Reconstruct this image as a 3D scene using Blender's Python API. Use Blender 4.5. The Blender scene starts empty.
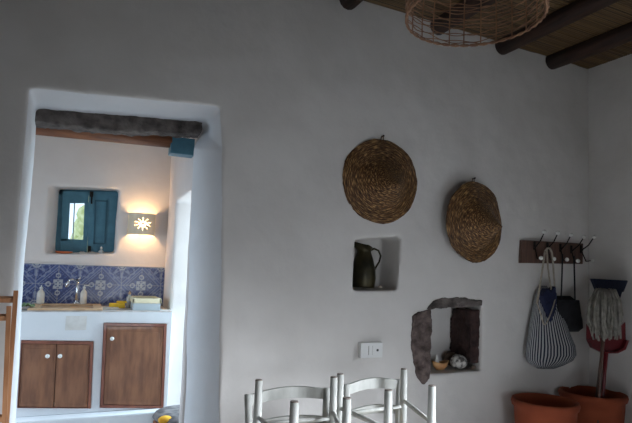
import bpy, bmesh, math, random
from mathutils import Vector, Matrix, noise
random.seed(7)
C = bpy.context.scene.collection
PI = math.pi
R = math.radians

# ------------------------------------------------------------------ camera
FP, YAW, PITCH, ROLL, SH = 532.0, R(23.3), R(4.2), R(2.0), 0.033
EYE = Vector((0, -2.9, 1.27))
fw = Vector((math.sin(YAW)*math.cos(PITCH), math.cos(YAW)*math.cos(PITCH), math.sin(PITCH)))
r0 = Vector((math.cos(YAW), -math.sin(YAW), 0))
u0 = r0.cross(fw)
rt = r0*math.cos(ROLL) + u0*math.sin(ROLL)
up = -r0*math.sin(ROLL) + u0*math.cos(ROLL)
cd = bpy.data.cameras.new('camera'); cam = bpy.data.objects.new('camera', cd); C.objects.link(cam)
cam.matrix_world = Matrix(((rt.x, up.x, -fw.x, EYE.x), (rt.y, up.y, -fw.y, EYE.y), (rt.z, up.z, -fw.z, EYE.z), (0, 0, 0, 1)))
cd.sensor_width = 36; cd.lens = FP/632*36; cd.shift_y = SH; cd.clip_start = 0.05
bpy.context.scene.camera = cam
def ray(x, y):
    return (fw + rt*((x-316)/FP) + up*((211.5-y)/FP + SH*632/FP))
def PY(x, y, Y=0.0):
    d = ray(x, y); return EYE + d*((Y-EYE.y)/d.y)
def PX(x, y, X):
    d = ray(x, y); return EYE + d*((X-EYE.x)/d.x)
def PD(x, y, Z):
    return EYE + ray(x, y)*Z

# ------------------------------------------------------------------ materials
def nm(name):
    m = bpy.data.materials.new(name); m.use_nodes = True
    nt = m.node_tree; return m, nt, nt.nodes['Principled BSDF']
def mat(name, c1, c2=None, rough=.6, scale=8, stretch=(1, 1, 1), bump=0.0, bscale=None, metal=0, detail=4, lo=.35, hi=.65, coat=0):
    m, nt, b = nm(name); N = nt.nodes; L = nt.links
    b.inputs['Roughness'].default_value = rough; b.inputs['Metallic'].default_value = metal
    b.inputs['Coat Weight'].default_value = coat
    tc = N.new('ShaderNodeTexCoord'); mp = N.new('ShaderNodeMapping'); mp.inputs['Scale'].default_value = stretch
    L.new(tc.outputs['Object'], mp.inputs['Vector'])
    if c2:
        n = N.new('ShaderNodeTexNoise'); n.inputs['Scale'].default_value = scale; n.inputs['Detail'].default_value = detail
        L.new(mp.outputs[0], n.inputs['Vector'])
        r = N.new('ShaderNodeValToRGB'); r.color_ramp.elements[0].position = lo; r.color_ramp.elements[1].position = hi
        r.color_ramp.elements[0].color = (*c1, 1); r.color_ramp.elements[1].color = (*c2, 1)
        L.new(n.outputs['Fac'], r.inputs[0]); L.new(r.outputs[0], b.inputs['Base Color'])
    else: b.inputs['Base Color'].default_value = (*c1, 1)
    if bump:
        n2 = N.new('ShaderNodeTexNoise'); n2.inputs['Scale'].default_value = bscale or scale; n2.inputs['Detail'].default_value = 5
        L.new(mp.outputs[0], n2.inputs['Vector'])
        bp = N.new('ShaderNodeBump'); bp.inputs['Strength'].default_value = bump; bp.inputs['Distance'].default_value = .01
        L.new(n2.outputs['Fac'], bp.inputs['Height']); L.new(bp.outputs[0], b.inputs['Normal'])
    return m
M = {}
M['reveal'] = mat('door_reveal_pale', (.70, .70, .71), (.74, .74, .75), .85, 3, bump=.3, bscale=14)
M['plaster'] = mat('white_plaster', (.62, .59, .56), (.68, .65, .62), .9, 3, bump=.35, bscale=14)
M['plaster_k'] = mat('kitchen_plaster', (.70, .64, .61), (.75, .69, .66), .9, 3, bump=.3, bscale=12)
M['whitewash'] = mat('counter_whitewash', (.74, .77, .80), (.80, .82, .85), .85, 3, bump=.3, bscale=12)
M['ceil'] = mat('kitchen_ceiling', (.6, .58, .55), (.66, .64, .6), .9, 4)
M['floor'] = mat('grey_cement_floor', (.50, .50, .50), (.6, .6, .6), .6, 5, bump=.2)
M['ground'] = mat('pale_paving', (.6, .6, .57), (.7, .7, .67), .8, 5)
M['stone'] = mat('grey_stone', (.04, .032, .029), (.19, .16, .145), .95, 16, bump=1.0, bscale=60, detail=8, lo=.3, hi=.7)
M['stone_brown'] = mat('brown_grey_stone', (.045, .030, .026), (.20, .15, .135), .95, 22, bump=1.0, bscale=70, detail=8, lo=.3, hi=.7)
M['stone_red'] = mat('dark_red_stone', (.018, .009, .008), (.065, .032, .027), .95, 18, bump=1.0, bscale=60, detail=8, lo=.3, hi=.7)
M['beam'] = mat('dark_beam_wood', (.018, .007, .004), (.045, .018, .009), .75, 7, (6, .6, 6), bump=.4)
M['redbeam'] = mat('red_brown_wood', (.16, .052, .02), (.27, .10, .04), .5, 8, (.6, 6, 6), bump=.2)
M['cab'] = mat('brown_cabinet_wood', (.17, .066, .033), (.29, .125, .062), .5, 7, (4, 4, .8), bump=.15, coat=.2)
M['cabframe'] = mat('red_cabinet_frame', (.17, .05, .03), (.26, .085, .05), .4, 8, (2, 2, 1), coat=.2)
M['rackwood'] = mat('orange_brown_wood', (.36, .15, .06), (.55, .26, .12), .5, 7, (5, 5, .7), bump=.1)
M['blue'] = mat('blue_paint', (.06, .18, .25), (.08, .23, .31), .5, 12, bump=.15)
M['bluedark'] = mat('dark_blue_paint', (.03, .11, .16), None, .5)
M['white_paint'] = mat('white_paint', (.42, .42, .39), (.50, .50, .465), .75, 10, (3, 3, 1), bump=.1)
M['worn'] = mat('worn_leg_end', (.16, .13, .11), (.26, .22, .19), .8, 30)
M['rush'] = mat('rush_seat', (.30, .22, .11), (.45, .34, .19), .8, 30, (1, 8, 1), bump=.5)
M['terra'] = mat('terracotta', (.23, .042, .014), (.31, .065, .022), .9, 5, bump=.15)
M['black'] = mat('black_cloth', (.006, .006, .008), (.014, .014, .018), .8, 20, bump=.3)
M['navy'] = mat('navy_cloth', (.006, .009, .035), (.012, .018, .06), .85, 18, bump=.3)
M['iron'] = mat('dark_iron', (.02, .018, .016), None, .45, metal=.8)
M['porcelain'] = mat('white_porcelain', (.75, .74, .70), None, .25)
M['rope'] = mat('cream_rope', (.32, .28, .22), (.42, .37, .30), .85, 60, bump=.3)
M['mop'] = mat('mop_cotton', (.17, .155, .13), (.32, .30, .26), .95, 25, bump=.4)
M['handle_brown'] = mat('brown_stick', (.07, .035, .025), (.12, .06, .04), .5, 10, (4, 4, .5))
M['red'] = mat('red_plastic', (.13, .006, .010), None, .35)
M['broomblue'] = mat('navy_bristle', (.009, .012, .03), (.018, .024, .055), .8, 40, (6, 6, 1), bump=.4)
M['brass'] = mat('aged_brass', (.020, .019, .010), (.065, .05, .02), .42, 9, metal=.6, bump=.15)
M['chrome'] = mat('chrome', (.7, .7, .72), None, .15, metal=1)
M['plastic'] = mat('white_plastic', (.72, .72, .70), None, .35)
M['hole'] = mat('dark_slot', (.02, .02, .02), None, .6)
M['wicker'] = mat('lamp_wicker', (.20, .095, .05), (.36, .19, .10), .6, 20, bump=.3)
M['tan'] = mat('tan_stone', (.52, .33, .19), (.66, .45, .28), .6, 14, bump=.2)
M['counter'] = mat('cement_worktop', (.42, .38, .36), (.60, .56, .54), .6, 14, bump=.2)
M['clear'] = mat('milky_plastic', (.62, .57, .50), (.7, .66, .6), .25, 30)
M['yellow'] = mat('yellow_sponge', (.75, .42, .02), (.85, .55, .04), .8, 40, bump=.4)
M['ivory'] = mat('ivory_plastic', (.80, .72, .50), None, .5)
M['paleblue'] = mat('pale_blue_plastic', (.45, .52, .56), None, .4)
M['green'] = mat('green_cloth', (.08, .14, .07), (.16, .22, .11), .9, 30, bump=.3)
M['orangeclay'] = mat('orange_clay', (.50, .10, .03), (.6, .16, .05), .6, 20)
M['shell'] = mat('shell', (.5, .42, .36), (.68, .6, .52), .6, 30, bump=.4)
M['bowl'] = mat('wooden_bowl', (.42, .19, .07), (.60, .34, .14), .5, 14, (1, 1, 3))
M['urchin'] = mat('woven_ball', (.10, .09, .085), (.62, .59, .55), .9, 34, bump=.6, detail=2, lo=.42, hi=.56)
M['rock'] = mat('brown_pebble', (.10, .07, .05), (.18, .13, .10), .9, 14, bump=.3)
M['greycloth'] = mat('grey_print_cloth', (.10, .095, .10), (.24, .22, .22), .9, 22, bump=.2, detail=1)
M['orangecloth'] = mat('orange_yellow_cloth', (.80, .36, .02), (.85, .5, .05), .9, 22)
M['bulb'] = mat('bulb_glass', (.8, .8, .78), None, .2)
M['shadeplaster'] = mat('sconce_plaster', (.72, .62, .46), (.78, .68, .52), .9, 10, bump=.2)
m, nt, b = nm('glow'); b.inputs['Emission Color'].default_value = (1, .72, .36, 1); b.inputs['Emission Strength'].default_value = 9; M['glow'] = m
m, nt, b = nm('window_glass'); b.inputs['Base Color'].default_value = (.9, .95, .95, 1); b.inputs['Roughness'].default_value = .05
b.inputs['Transmission Weight'].default_value = 1; b.inputs['IOR'].default_value = 1.1; M['glass'] = m
m, nt, b = nm('clear_glass'); b.inputs['Base Color'].default_value = (.85, .9, .9, 1); b.inputs['Roughness'].default_value = .1
b.inputs['Transmission Weight'].default_value = .6; M['jar'] = m
M['leaf'] = mat('olive_foliage', (.42, .46, .18), (.72, .72, .42), .8, 9, bump=.4)
# straw: braid rings
def straw(name='straw_braid'):
    m, nt, b = nm(name); N = nt.nodes; L = nt.links
    uv = N.new('ShaderNodeUVMap'); mp = N.new('ShaderNodeMapping'); mp.inputs['Scale'].default_value = (62, 15, 1); L.new(uv.outputs[0], mp.inputs[0])
    n = N.new('ShaderNodeTexNoise'); n.inputs['Scale'].default_value = 1; n.inputs['Detail'].default_value = 5; L.new(mp.outputs[0], n.inputs['Vector'])
    r = N.new('ShaderNodeValToRGB'); e = r.color_ramp.elements
    e[0].position = .33; e[0].color = (.022, .008, .003, 1); e[1].position = .70; e[1].color = (.66, .40, .16, 1)
    x = e.new(.52); x.color = (.13, .058, .020, 1)
    L.new(n.outputs['Fac'], r.inputs[0]); L.new(r.outputs[0], b.inputs['Base Color'])
    bp = N.new('ShaderNodeBump'); bp.inputs['Strength'].default_value = 1; bp.inputs['Distance'].default_value = .01
    L.new(n.outputs['Fac'], bp.inputs['Height']); L.new(bp.outputs[0], b.inputs['Normal'])
    b.inputs['Roughness'].default_value = .42; b.inputs['Specular IOR Level'].default_value = .35
    return m
M['straw'] = straw()
def reeds():
    m, nt, b = nm('reed_ceiling'); N = nt.nodes; L = nt.links
    tc = N.new('ShaderNodeTexCoord'); mp = N.new('ShaderNodeMapping'); mp.inputs['Scale'].default_value = (.8, 60, 0)
    L.new(tc.outputs['Object'], mp.inputs['Vector'])
    n = N.new('ShaderNodeTexNoise'); n.inputs['Scale'].default_value = 1; n.inputs['Detail'].default_value = 3; L.new(mp.outputs[0], n.inputs['Vector'])
    r = N.new('ShaderNodeValToRGB'); e = r.color_ramp.elements
    e[0].position = .33; e[0].color = (.035, .018, .008, 1); e[1].position = .7; e[1].color = (.19, .11, .042, 1)
    L.new(n.outputs['Fac'], r.inputs[0]); L.new(r.outputs[0], b.inputs['Base Color']); b.inputs['Roughness'].default_value = .5
    return m
M['reeds'] = reeds()
def stripes():
    m, nt, b = nm('navy_white_stripes'); N = nt.nodes; L = nt.links
    uv = N.new('ShaderNodeUVMap'); s = N.new('ShaderNodeSeparateXYZ'); L.new(uv.outputs[0], s.inputs[0])
    a = N.new('ShaderNodeMath'); a.operation = 'MULTIPLY'; a.inputs[1].default_value = 46; L.new(s.outputs[0], a.inputs[0])
    f = N.new('ShaderNodeMath'); f.operation = 'FRACT'; L.new(a.outputs[0], f.inputs[0])
    g = N.new('ShaderNodeMath'); g.operation = 'GREATER_THAN'; g.inputs[1].default_value = .5; L.new(f.outputs[0], g.inputs[0])
    mx = N.new('ShaderNodeMix'); mx.data_type = 'RGBA'; L.new(g.outputs[0], mx.inputs['Factor'])
    mx.inputs['A'].default_value = (.012, .018, .04, 1); mx.inputs['B'].default_value = (.42, .42, .42, 1)
    L.new(mx.outputs['Result'], b.inputs['Base Color']); b.inputs['Roughness'].default_value = .9
    return m
M['stripes'] = stripes()
m, nt, b = nm('azulejo'); a = nt.nodes.new('ShaderNodeAttribute'); a.attribute_name = 'col'
nt.links.new(a.outputs['Color'], b.inputs['Base Color']); b.inputs['Roughness'].default_value = .25; M['azulejo'] = m

# ------------------------------------------------------------------ helpers
def tag(o, label=None, cat=None, group=None, kind=None):
    if label: o['label'] = label
    if cat: o['category'] = cat
    if group: o['group'] = group
    if kind: o['kind'] = kind
    return o
def empty(name, loc, label, cat, group=None):
    o = bpy.data.objects.new(name, None); C.objects.link(o); o.location = loc; o.empty_display_size = .05
    return tag(o, label, cat, group)
def build(name, bm, m, parent=None, smooth=False):
    """bm is in world space; the object's origin goes to its base centre (or its parent)"""
    bmesh.ops.recalc_face_normals(bm, faces=bm.faces)
    me = bpy.data.meshes.new(name)
    if parent is not None:
        off = world_loc(parent)
    else:
        xs = [v.co for v in bm.verts]
        off = Vector(((min(v.x for v in xs)+max(v.x for v in xs))/2, (min(v.y for v in xs)+max(v.y for v in xs))/2, min(v.z for v in xs)))
    bmesh.ops.translate(bm, verts=bm.verts, vec=-off)
    bm.to_mesh(me); bm.free()
    for p in me.polygons: p.use_smooth = smooth
    me.materials.append(M[m] if isinstance(m, str) else m)
    o = bpy.data.objects.new(name, me); C.objects.link(o)
    if parent is not None: o.parent = parent
    else: o.location = off
    return o
def world_loc(o):
    v = Vector(o.location)
    while o.parent: o = o.parent; v += o.location
    return v
def NB(): return bmesh.new()
def box(bm, a, b, bev=0.0, seg=2):
    a = Vector(a); b = Vector(b)
    r = bmesh.ops.create_cube(bm, size=1)
    vs = r['verts']
    for v in vs: v.co = Vector(((a.x+b.x)/2+v.co.x*abs(b.x-a.x), (a.y+b.y)/2+v.co.y*abs(b.y-a.y), (a.z+b.z)/2+v.co.z*abs(b.z-a.z)))
    if bev:
        es = list({e for v in vs for e in v.link_edges})
        bmesh.ops.bevel(bm, geom=es, offset=bev, segments=seg, affect='EDGES', profile=.6)
    return bm
def hexa(bm, pts, bev=0.0):
    """8 corners: front quad (4) then back quad (4)"""
    vs = [bm.verts.new(p) for p in pts]
    fs = [(0, 1, 2, 3), (7, 6, 5, 4), (0, 4, 5, 1), (1, 5, 6, 2), (2, 6, 7, 3), (3, 7, 4, 0)]
    for f in fs: bm.faces.new([vs[i] for i in f])
    if bev:
        es = list({e for v in vs for e in v.link_edges})
        bmesh.ops.bevel(bm, geom=es, offset=bev, segments=2, affect='EDGES', profile=.6)
    return bm
def tube(bm, pts, rad, n=8, cap=True, flat=1.0, ref=None):
    pts = [Vector(p) for p in pts]; k = len(pts)
    rads = rad if isinstance(rad, (list, tuple)) else [rad]*k
    rings = []; prev = None
    for i, p in enumerate(pts):
        t = (pts[min(i+1, k-1)]-pts[max(i-1, 0)]).normalized()
        if ref is not None: prev = Vector(ref)
        if prev is None: prev = Vector((0, 0, 1)) if abs(t.z) < .9 else Vector((1, 0, 0))
        a = (prev - t*prev.dot(t)).normalized(); prev = a; b = t.cross(a)
        rings.append([bm.verts.new(p + a*math.cos(2*PI*j/n)*rads[i] + b*math.sin(2*PI*j/n)*rads[i]*flat) for j in range(n)])
    for i in range(k-1):
        for j in range(n):
            bm.faces.new((rings[i][j], rings[i][(j+1) % n], rings[i+1][(j+1) % n], rings[i+1][j]))
    if cap: bm.faces.new(rings[0][::-1]); bm.faces.new(rings[-1])
    return bm
def lathe(bm, prof, c, n=32, fn=None):
    """prof: list of (radius, z); c: centre; closed at ends if radius 0"""
    rings = []
    for i, (r, z) in enumerate(prof):
        if r < 1e-6: rings.append([bm.verts.new(Vector(c)+Vector((0, 0, z)))])
        else: rings.append([bm.verts.new(Vector(c)+Vector((r*math.cos(2*PI*j/n), r*math.sin(2*PI*j/n), z))) for j in range(n)])
    for a, b in zip(rings, rings[1:]):
        for j in range(n):
            if len(a) == 1 and len(b) == 1: continue
            if len(a) == 1: bm.faces.new((a[0], b[j], b[(j+1) % n]))
            elif len(b) == 1: bm.faces.new((a[j], a[(j+1) % n], b[0]))
            else: bm.faces.new((a[j], a[(j+1) % n], b[(j+1) % n], b[j]))
    return bm
def prism(bm, front, back):
    f = [bm.verts.new(p) for p in front]; b = [bm.verts.new(p) for p in back]; n = len(f)
    bm.faces.new(f); bm.faces.new(b[::-1])
    for i in range(n): bm.faces.new((f[i], b[i], b[(i+1) % n], f[(i+1) % n]))
    return bm
def ball(bm, c, r, sc=(1, 1, 1), seg=16):
    g = bmesh.ops.create_uvsphere(bm, u_segments=seg, v_segments=seg//2+2, radius=1)
    for v in g['verts']: v.co = Vector(c)+Vector((v.co.x*r*sc[0], v.co.y*r*sc[1], v.co.z*r*sc[2]))
    return bm
def bake(o):
    dg = bpy.context.evaluated_depsgraph_get(); me = bpy.data.meshes.new_from_object(o.evaluated_get(dg))
    o.modifiers.clear(); old = o.data; o.data = me; bpy.data.meshes.remove(old)
def carve(o, cutters):
    for c in cutters:
        m = o.modifiers.new('b', 'BOOLEAN'); m.operation = 'DIFFERENCE'; m.object = c; m.solver = 'EXACT'
    bake(o)
    for c in cutters: bpy.data.objects.remove(c)
def cutter(front, back):
    bm = prism(NB(), front, back); return build('cutter', bm, 'plaster')
def rustic(o, vox=.013, amp=.006, smooth=4, sc=.35):
    m = o.modifiers.new('r', 'REMESH'); m.mode = 'VOXEL'; m.voxel_size = vox; m.use_smooth_shade = True
    s = o.modifiers.new('s', 'SMOOTH'); s.iterations = smooth; s.factor = .5
    bake(o)
    off = Vector(o.location)
    nr = [Vector(v.vector) for v in o.data.vertex_normals]
    out = []
    for v, q in zip(o.data.vertices, nr):
        p = v.co+off
        d = noise.noise(p/sc)*amp + noise.noise(p/(sc*.3))*amp*.4
        p = v.co+q*d; out += [p.x, p.y, p.z]
    o.data.vertices.foreach_set('co', out); o.data.update()
    for p in o.data.polygons: p.use_smooth = True
def rocky(o, vox=.008, amp=.008, sc=.05, smooth=2):
    rustic(o, vox, amp, smooth, sc)

# ------------------------------------------------------------------ the shell
XL, XR, YB, T = -2.3, 3.52, -5.2, .50
CZ = 2.93                                                          # ceiling height at the back wall
KB, KF, KX = 1.6, 1.06, .60                                        # kitchen back wall, counter front, kitchen right wall
def ext(front_px, back_px, Y0, Y1):
    f = [PY(x, y, Y0) for x, y in front_px]; b = [PY(x, y, Y1) for x, y in back_px]
    f2 = [a+(a-c)*.3 for a, c in zip(f, b)]; b2 = [c+(c-a)*.3 for a, c in zip(f, b)]
    return f2, b2
wall = build('wall_back', box(NB(), (XL-.3, 0, 0), (XR+.3, T, 3.25)), 'plaster')
doorf = [(29.5, 85.5), (125, 95.5), (223, 105.5), (222.8, 150), (222.5, 200), (222, 250), (219, 418)]
doorb = [(38, 107.5), (112, 115), (205, 124), (193, 148), (190.5, 200), (188.5, 250), (184, 418)]
f, b = ext(doorf, doorb, 0, T)
f.append(Vector((f[-1].x, f[-1].y, -.3))); b.append(Vector((b[-1].x, b[-1].y, -.3)))
fl, bl = PY(12, 330, 0), PY(22, 330, T)
lx = (PY(16, 250, 0), PY(26, 250, T))
f.append(Vector((PY(8, 415, 0).x, f[0].y, -.3))); b.append(Vector((PY(17, 415, T).x, b[0].y, -.3)))
f.append(Vector((lx[0].x, f[0].y, lx[0].z))); b.append(Vector((lx[1].x, b[0].y, lx[1].z)))
zt = f[1].z
for i in (0, 1, 2): b[i].z = f[i].z-.01
c1 = cutter(f, b)
def niche(px, depth, sx=1.0, Y0=0):
    f = [PY(x, y, Y0) for x, y in px]; b = [Vector((p.x, Y0+depth, p.z)) for p in f]
    f = [Vector((p.x, Y0-.1, p.z)) for p in f]
    return cutter(f, b)
c2 = niche([(355, 239), (401, 236), (397.5, 290), (353, 290)], .25)
c3 = niche([(429, 308), (436, 300), (482, 301), (481, 371), (430, 374)], .25)
carve(wall, [c1, c2, c3]); rustic(wall); tag(wall, kind='structure')
wall.data.materials.append(M['reveal'])
for p in wall.data.polygons:                                       # the doorway's reveal gets a paler base colour than the wall
    q = p.center+wall.location
    if q.x < 1.0 and .010 < q.y and q.z < 2.3 and -.45 < q.x and (q.y < T-.01): p.material_index = 1
tag(build('wall_right', box(box(box(box(NB(), (XR, -2.0, -.1), (XR+.3, -.001, 3.25)), (XR, YB, -.1), (XR+.3, -3.2, 3.25)), (XR, -3.2, -.1), (XR+.3, -2.0, .75)), (XR, -3.2, 2.05), (XR+.3, -2.0, 3.25)), 'plaster'), kind='structure')
tag(build('wall_left', box(NB(), (XL-.3, YB, -.1), (XL, -.001, 3.25)), 'plaster'), kind='structure')
tag(build('wall_front', box(NB(), (XL-.3, YB-.3, -.1), (XR+.3, YB-.001, 3.25)), 'plaster'), kind='structure')
tag(build('floor', box(NB(), (XL-.3, YB-.3, -.1), (XR+.3, KB+.4, 0)), 'floor'), kind='structure')
tag(build('floor_terrace', box(NB(), (KX+.31, T+.01, -.1), (4.5, 4.5, -.01)), 'ground'), kind='structure')
# reed ceiling, rising slightly towards the back wall
SL, TX = .03, .035
def ceil_z(x, y): return CZ+SL*y+TX*(XR-x)
bm = NB(); y = YB; rows = []
rr = .0085; k = 0
while y < .05:
    for j in range(4):
        a = PI*j/4
        rows.append((y+rr-rr*math.cos(a), -rr*math.sin(a)*.9 + random.uniform(-.0008, .0008)))
    y += 2*rr*random.uniform(.9, 1.15)
pv = None
for yy, dz in rows:
    z = CZ+SL*yy+dz
    cur = [bm.verts.new((XL-.1, yy, z+TX*(XR-XL+.1))), bm.verts.new((XR+.1, yy, z-TX*.1))]
    if pv: bm.faces.new((pv[0], pv[1], cur[1], cur[0]))
    pv = cur
tag(build('ceiling', bm, 'reeds'), kind='structure')
bm = NB(); hexa(bm, [Vector((x, y, ceil_z(x, y)+h)) for h in (.03, .12) for x, y in ((XL-.3, YB-.3), (XR+.3, YB-.3), (XR+.3, .02), (XL-.3, .02))])
tag(build('ceiling_deck', bm, 'beam'), kind='structure')
# beams
bl = ['second beam end from the right corner of the room, dark brown round log', ]
BE = [(3.13, 'dark brown round ceiling beam closest to the right-hand wall'), (2.64, 'dark brown ceiling beam passing just right of the wicker lampshade'),
      (2.08, 'dark brown ceiling beam seen through the wicker lampshade'), (1.41, 'dark brown beam stub left of the wicker lampshade, at the top edge of the photo'),]
for i, (x, lab) in enumerate(BE):
    bm = NB(); n = 14; pts = []; rads = []
    for j in range(n):
        y = .04 - j*(.04-YB)/(n-1)
        pts.append((x+.012*math.sin(j*1.3+i), y, ceil_z(x, y)-.035+.005*math.sin(j*2.1+i)))
        rads.append(.062+.004*math.sin(j*1.7+i*2))
    tube(bm, pts, rads, 14)
    tag(build('ceiling_beam', bm, 'beam', smooth=True), lab, 'beam', 'round ceiling beams')

# kitchen shell
KL = -1.3
kw = build('wall_kitchen_back', box(NB(), (KL, KB, 0), (KX+.3, KB+.35, 2.45)), 'plaster_k')
kf = [PY(x, y, KB) for x, y in [(48.5, 186), (119, 189), (115, 254), (44.5, 254)]]
kb = [PY(x, y, KB+.35) for x, y in [(63.5, 190.5), (118, 192.5), (113.5, 251), (60.5, 251)]]
f2 = [a+(a-c)*.3 for a, c in zip(kf, kb)]; b2 = [c+(c-a)*.3 for a, c in zip(kf, kb)]
carve(kw, [cutter(f2, b2)]); rustic(kw, .012, .004, 3); tag(kw, kind='structure')
kr = build('wall_kitchen_right', box(NB(), (KX, T+.004, 0), (KX+.3, KB, 2.45)), 'plaster_k')
c = build('cutter', box(NB(), (KX-.1, T+.07, -.1), (KX+.4, 1.20, 1.77)), 'plaster')
carve(kr, [c]); rustic(kr, .012, .004, 3); tag(kr, kind='structure')
tag(build('wall_kitchen_left', box(box(box(NB(), (KL-.2, 1.02, 0), (KL, KB+.35, 2.45)), (KL-.2, T+.004, 2.1), (KL, 1.02, 2.45)), (KL-.2, T+.004, 0), (KL, T+.06, 2.1)), 'plaster_k'), kind='structure')  # opening beside the counter added to let in the left-hand fill lamp
tag(build('ceiling_kitchen', box(NB(), (KL-.2, T+.004, 2.45), (KX+.3, KB+.35, 2.55)), 'ceil'), kind='structure')
# white outdoor wall of the terrace
tag(build('wall_terrace', box(NB(), (2.6, T+.01, 0), (2.8, 4.4, 2.6)), 'plaster_k'), kind='structure')

# lintel stones and timber
def slab(name, x0, x1, y0, y1, z0, z1, m, label, cat, amp=.01, vox=.008, sc=.05, jag=0):
    bm = box(NB(), (x0, y0, z0), (x1, y1, z1)); o = build(name, bm, m); rocky(o, vox, amp, sc); return tag(o, label, cat)
za = PY(38, 127, T-.1).z; zb = PY(190, 140, T-.1).z
zl = (za+zb)/2
YL = T-.14
q = [PY(x, y, YL) for x, y in [(26, 105), (110, 113.5), (204, 122), (201, 134), (110, 129.5), (26, 121)]]
q[0].z += .03; q[1].z += .03; q[2].z += .03
o = build('stone_lintel', prism(NB(), q, [Vector((p.x, T-.004, p.z)) for p in q]), 'stone'); rocky(o, .008, .013, .06)
tag(o, 'rough grey stone lintel across the top of the kitchen doorway', 'lintel')
bx1 = PY(171, 144, T+.06).x
b1 = PY(38, 136, T+.06); b2_ = PY(170, 147, T+.06)
bm = tube(NB(), [(-.75, T+.065, b1.z+.05), (bx1, T+.065, b2_.z+.05)], .055, 16)
tag(build('wooden_lintel', bm, 'redbeam', smooth=True), 'reddish brown wooden beam behind the grey stone lintel', 'beam')
p0, p1 = PY(171, 136, T+.02), PY(193, 155.5, T+.02)
tag(build('painted_timber_end', box(NB(), (p0.x+.002, T+.02, p1.z), (p1.x+.05, T+.12, p0.z), .004), 'blue'), 'blue painted square timber end at the right of the wooden beam', 'timber')

# ------------------------------------------------------------------ kitchen
# counter body (masonry), platform, worktop
ztop = PY(95, 311, KF).z
zk = PY(55, 410, KF).z; zp = PY(60, 414.5, KF).z
bm = box(NB(), (KL, KF, zp), (KX, KB-.005, ztop-.009), .004)
cl = [PY(x, y, KF) for x, y in [(21, 340), (94, 341), (91, 408.5), (17, 408)]]
cr = [PY(x, y, KF) for x, y in [(103.5, 322.5), (167, 323.5), (163.5, 408.5), (99.5, 408)]]
counter = build('trim_1', bm, 'whitewash')
def quadcut(q, y0, y1): return cutter([Vector((p.x, y0, p.z)) for p in q], [Vector((p.x, y1, p.z)) for p in q])
carve(counter, [quadcut(cl, KF-.05, KF+.4), quadcut(cr, KF-.05, KF+.4)])
tag(counter, kind='structure')
tag(build('trim_2', box(NB(), (KL, KF-.10, 0), (KX-.001, KB-.005, zp-.001), .01), 'whitewash'), kind='structure')
sx0, sx1 = PY(27, 308, KF).x, PY(103, 308, KF).x
wt = build('worktop', box(NB(), (KL+.005, KF+.004, ztop-.0085), (KX-.004, KB-.006, ztop), .002), 'counter')
c = build('cutter', box(NB(), (sx0+.06, KF+.08, ztop-.006), (sx1-.06, KB-.1, ztop+.05)), 'counter')
carve(wt, [c]); tag(wt, 'pale grey cement worktop on the white kitchen counter', 'worktop')
sk = empty('sink', ((sx0+sx1)/2, (KF+KB)/2, ztop), 'tan stone sink rim set in the left of the kitchen worktop', 'sink')
bm = NB(); z1 = ztop+.014
box(bm, (sx0, KF+.012, ztop+.0005), (sx1, KF+.07, z1), .005); box(bm, (sx0, KB-.10, ztop+.0005), (sx1, KB-.02, z1), .005)
box(bm, (sx0, KF+.065, ztop+.0005), (sx0+.06, KB-.095, z1), .004); box(bm, (sx1-.06, KF+.065, ztop+.0005), (sx1, KB-.095, z1), .004)
build('rim', bm, 'tan', sk)
box(bm := NB(), (sx0+.062, KF+.082, ztop-.0055), (sx1-.062, KB-.102, ztop-.0015)); build('basin', bm, 'tan', sk)
tag(build('wall_stain', box(NB(), PY(66, 316, KF-.0015), PY(86, 330, KF-.0002)), mat('stain', (.62, .6, .57), (.8, .79, .77), .9, 12), ), kind='structure').name = 'trim_3'
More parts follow.
